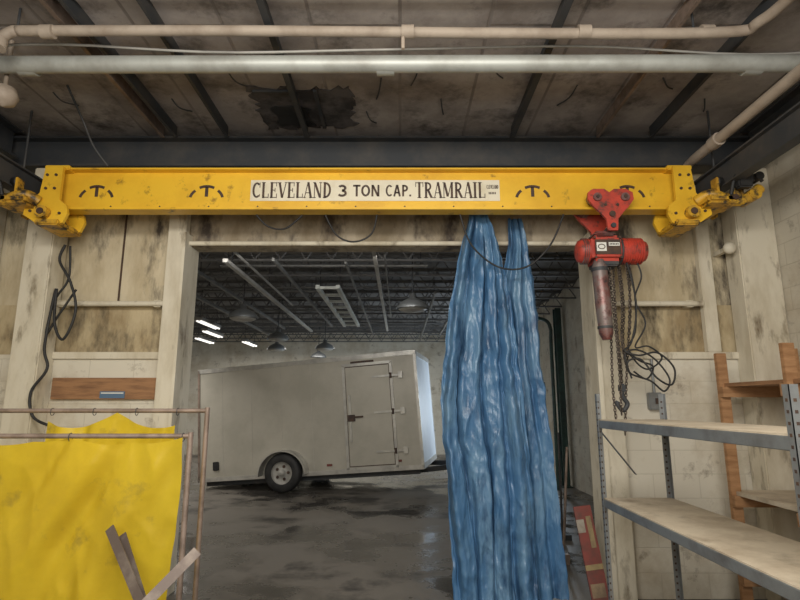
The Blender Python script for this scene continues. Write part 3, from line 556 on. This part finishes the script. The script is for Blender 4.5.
for x,y in ((-4.15,11.6),(-4.6,13.2),(-5.3,14.6),(-4.3,15.4)):
    r=root('fluorescent_lamp',(x,y,3.25),'lit fluorescent tube fixture in the rear bay','lamp','fluorescent lamps')
    B().box(x-.08,x+.08,y-.6,y+.6,3.3,3.36,'wshade',.005).cyl((x,y-.5,3.36),(x,y-.5,3.948),.006,'dsteel',6).cyl((x,y+.5,3.36),(x,y+.5,3.948),.006,'dsteel',6).done('housing',r)
    for dx in (-.04,.04): B().cyl((x+dx,y-.58,3.28),(x+dx,y+.58,3.28),.018,'lamp',10).done('tube',r)
b=B().box(3.2,3.32,11.0,11.02,0,3.55,'green').box(3.2,3.32,11.16,11.18,0,3.55,'green').box(3.25,3.27,11.02,11.16,0,3.55,'green').box(3.16,3.36,10.97,11.21,0,.02,'green');b.done('steel_column',label='dark green steel column beside the side wall',cat='column')
B().tube(smooth([(2.45,10.7,3.3),(2.85,10.7,3.27),(3.0,10.7,3.1),(3.0,10.7,2.6),(3.0,10.7,.0)],8),.035,'green',10).done('drain_pipe',label='dark bent pipe beside the green column',cat='pipe')
b=B().box(XR-.03,XR-.015,12.9,13.8,1.3,2.0,'sky');b.box(XR-.05,XR,12.8,12.9,1.2,2.1,'dsteel').box(XR-.05,XR,13.8,13.9,1.2,2.1,'dsteel').box(XR-.05,XR,12.9,13.8,2.0,2.1,'dsteel').box(XR-.05,XR,12.9,13.8,1.2,1.3,'dsteel').box(XR-.045,XR-.01,12.9,13.8,1.62,1.66,'dsteel')
b.done('window_1',label='small bright daylight window with dark frame',cat='window',kind='structure')
# ---------------------------------------------------------------- trailer
T=root('cargo_trailer',(0,0,0),'light grey enclosed single-axle cargo trailer standing tilted on the wet floor','trailer')
Lx,Wy,Hz=4.33,2.0,2.12
b=B()
prof=[(0,0),(Lx,0),(Lx,Hz-.06),(Lx-.03,Hz-.02),(Lx-.08,Hz),(.08,Hz),(.02,Hz-.03),(0,Hz-.08)]
b.extr(prof,0,Wy,'trl')
b.box(Lx,Lx+.012,.03,Wy-.03,.05,Hz-.06,'trl_daylit',.004)
for x in [.6*k+.5 for k in range(4)]: b.box(x,x+.004,-.002,0,.1,Hz-.08,'trim')
b.done('body',T)
B().box(-.01,Lx+.02,-.014,0,0,.08,'trim',.003).box(-.01,Lx+.02,-.014,.03,Hz-.07,Hz+.015,'trim',.005).box(-.012,.03,-.014,.02,0,Hz,'brown').box(Lx-.03,Lx+.02,-.014,.03,0,Hz-.04,'trim',.004).box(Lx,Lx+.02,0,Wy,0,.1,'trim').box(Lx,Lx+.02,0,Wy,Hz-.09,Hz,'trim').box(Lx-.01,Lx+.02,Wy-.03,Wy+.01,0,Hz-.04,'trim').done('edge_trim',T)
B().box(.05,Lx-.1,.2,.3,-.1,0,'dsteel').box(.05,Lx-.1,Wy-.3,Wy-.2,-.1,0,'dsteel').cyl((1.75,-.1,.08),(1.75,Wy+.1,.08),.035,'dsteel').done('chassis',T)
dr=root('side_door',(3.35,-.015,1.0),None,None);dr.parent=T;WL['side_door']=Vector((3.35,-.015,1.0))
B().box(2.98,3.84,-.02,0,.1,1.93,'trl',.006).box(2.985,3.835,-.021,-.02,.11,.125,'ink').box(2.985,2.995,-.022,-.02,.11,1.92,'ink').box(3.825,3.835,-.022,-.02,.11,1.92,'ink').box(2.985,3.835,-.022,-.02,1.91,1.925,'ink').done('door_panel',dr)
b=B();
for a in ((2.93,2.98,.06,1.97),(3.84,3.89,.06,1.97),(2.93,3.89,1.93,1.98),(2.93,3.89,.05,.1)): b.box(a[0],a[1],-.03,0,a[2],a[3],'trim',.004)
b.done('door_frame',dr)
for z in (.35,1.05,1.7): B().box(3.5,4.08,-.045,-.02,z-.02,z+.02,'trim',.005).cyl((3.86,-.04,z-.05),(3.86,-.04,z+.05),.022,'ink',10).box(4.0,4.08,-.055,-.02,z-.06,z+.06,'trim',.005).done('hinge',dr,label='silver strap hinge')
B().box(3.03,3.07,-.06,-.02,.55,1.4,'trim',.006).box(3.01,3.14,-.07,-.02,.92,1.04,'ink',.006).box(3.02,3.3,-.065,-.05,.98,1.01,'ink',.004).done('latch_bar',dr,label='silver locking bar with dark latch')
B().box(3.1,3.55,-.02,0,Hz-.16,Hz-.1,'ink',.004).done('side_marking',T,label='small dark marking under the roof edge')
B().box(.30,.42,-.03,0,.2,.36,'black',.01).done('tail_lamp',T,label='dark lamp')
for x in (2.6,3.9): B().box(x-.05,x+.05,-.02,0,.15,.19,'cardr',.004).done('marker_lamp',T,label='small red marker lamp')
for y,sgn in ((-.21,1),(Wy+.21,-1)):
    wr=root('wheel',(1.75,y,.1),None,None);wr.parent=T;WL[wr.name]=Vector((1.75,y,.1));wr.location=(1.75,y,.1)
    B().lathe((1.75,y,.1),(0,sgn,0),[(.2,0),(.23,-.01),(.31,0),(.34,.025),(.35,.06),(.35,.14),(.34,.175),(.3,.2),(.2,.2)],'black',40).done('tire',wr)
    b=B().lathe((1.75,y,.1),(0,sgn,0),[(.2,0),(.205,.01),(.185,.03),(.17,.05),(.07,.03),(.06,.02),(.055,-.02),(0,-.025)],'rail',32)
    for k in range(5):
        an=k*2*math.pi/5;c=(1.75+.115*math.cos(an),y+sgn*.028,.1+.115*math.sin(an));b.cyl(c,(c[0],c[1]+sgn*.012,c[2]),.028,'ink',12)
    b.done('rim',wr,label='white steel wheel rim')
    b=B();P=[]
    ya,yb=(y-.04,y+.22) if sgn>0 else (y-.22,y+.04)
    for k in range(17):
        an=math.pi*(k/16);P.append((1.75+.46*math.cos(an),.06+.44*math.sin(an)))
    Q=[(1.75+(x-1.75)*.955,.06+(z-.06)*.95) for x,z in P]
    b.extr(P+Q[::-1],ya,yb,'trim')
    b.done('fender',T,label='rounded silver wheel fender')
B().beam((Lx-.1,.35,-.05),(Lx+1.15,1.0,-.05),.06,.09,'dsteel').beam((Lx-.1,Wy-.35,-.05),(Lx+1.15,1.0,-.05),.06,.09,'dsteel').box(Lx+1.1,Lx+1.35,.95,1.05,-.08,.0,'dsteel',.01).done('tongue',T)
B().cyl((Lx+1.0,1.0,-.42),(Lx+1.0,1.0,.35),.03,'gsteel').box(Lx+.92,Lx+1.08,.92,1.08,-.45,-.42,'gsteel').done('jack',T)
dr.location=WL['side_door']
T.rotation_euler=(0,math.radians(-4.4),math.radians(-10));T.location=(-3.83,10.75,.13)
B().box(1.1,1.5,12,12.4,0,.25,'wood',.005).box(1.05,1.55,11.95,12.45,.25,.29,'wood').done('wooden_crate',label='low wooden crate on the floor near the trailer',cat='crate')
# ---------------------------------------------------------------- lights
def area(n,loc,rot,sx,sy,e,c):
    l=bpy.data.lights.new(n,'AREA');l.shape='RECTANGLE';l.size=sx;l.size_y=sy;l.energy=e;l.color=c
    o=bpy.data.objects.new(n,l);COL.objects.link(o);o.location=loc;o.rotation_euler=[math.radians(a) for a in rot];return o
area('shop_light',(-.2,.6,3.5),(35,0,0),3.5,.6,150,(1,.95,.86))
area('rear_fill_light',(-.2,-1.4,2.4),(93,0,0),3.5,1.5,100,(1,.96,.89))  # unseen fill added behind the camera, tilted up to brighten the ceiling
area('bay_light',(-5.2,9.5,3.2),(0,25,0),2,3,140,(1,.95,.87))
area('bay_light_near',(-1,6.6,3.4),(30,0,0),3,.4,28,(1,.96,.9))
area('bay_light_far',(-3,15.5,3.3),(0,0,0),6,1,130,(1,.95,.88))
area('window_light',(3.25,13.35,1.7),(0,90,0),1.2,1.2,120,(.75,.88,1))
w=bpy.data.worlds.new('world');S.world=w;w.use_nodes=True;w.node_tree.nodes['Background'].inputs[0].default_value=(.6,.65,.7,1);w.node_tree.nodes['Background'].inputs[1].default_value=.3
c=bpy.data.cameras.new('camera');c.sensor_width=36;c.lens=540/800*36
o=bpy.data.objects.new('camera',c);COL.objects.link(o);o.location=(0,0,1.6);o.rotation_euler=(math.radians(90+10.9),0,0)
S.camera=o
S.view_settings.view_transform='Standard'
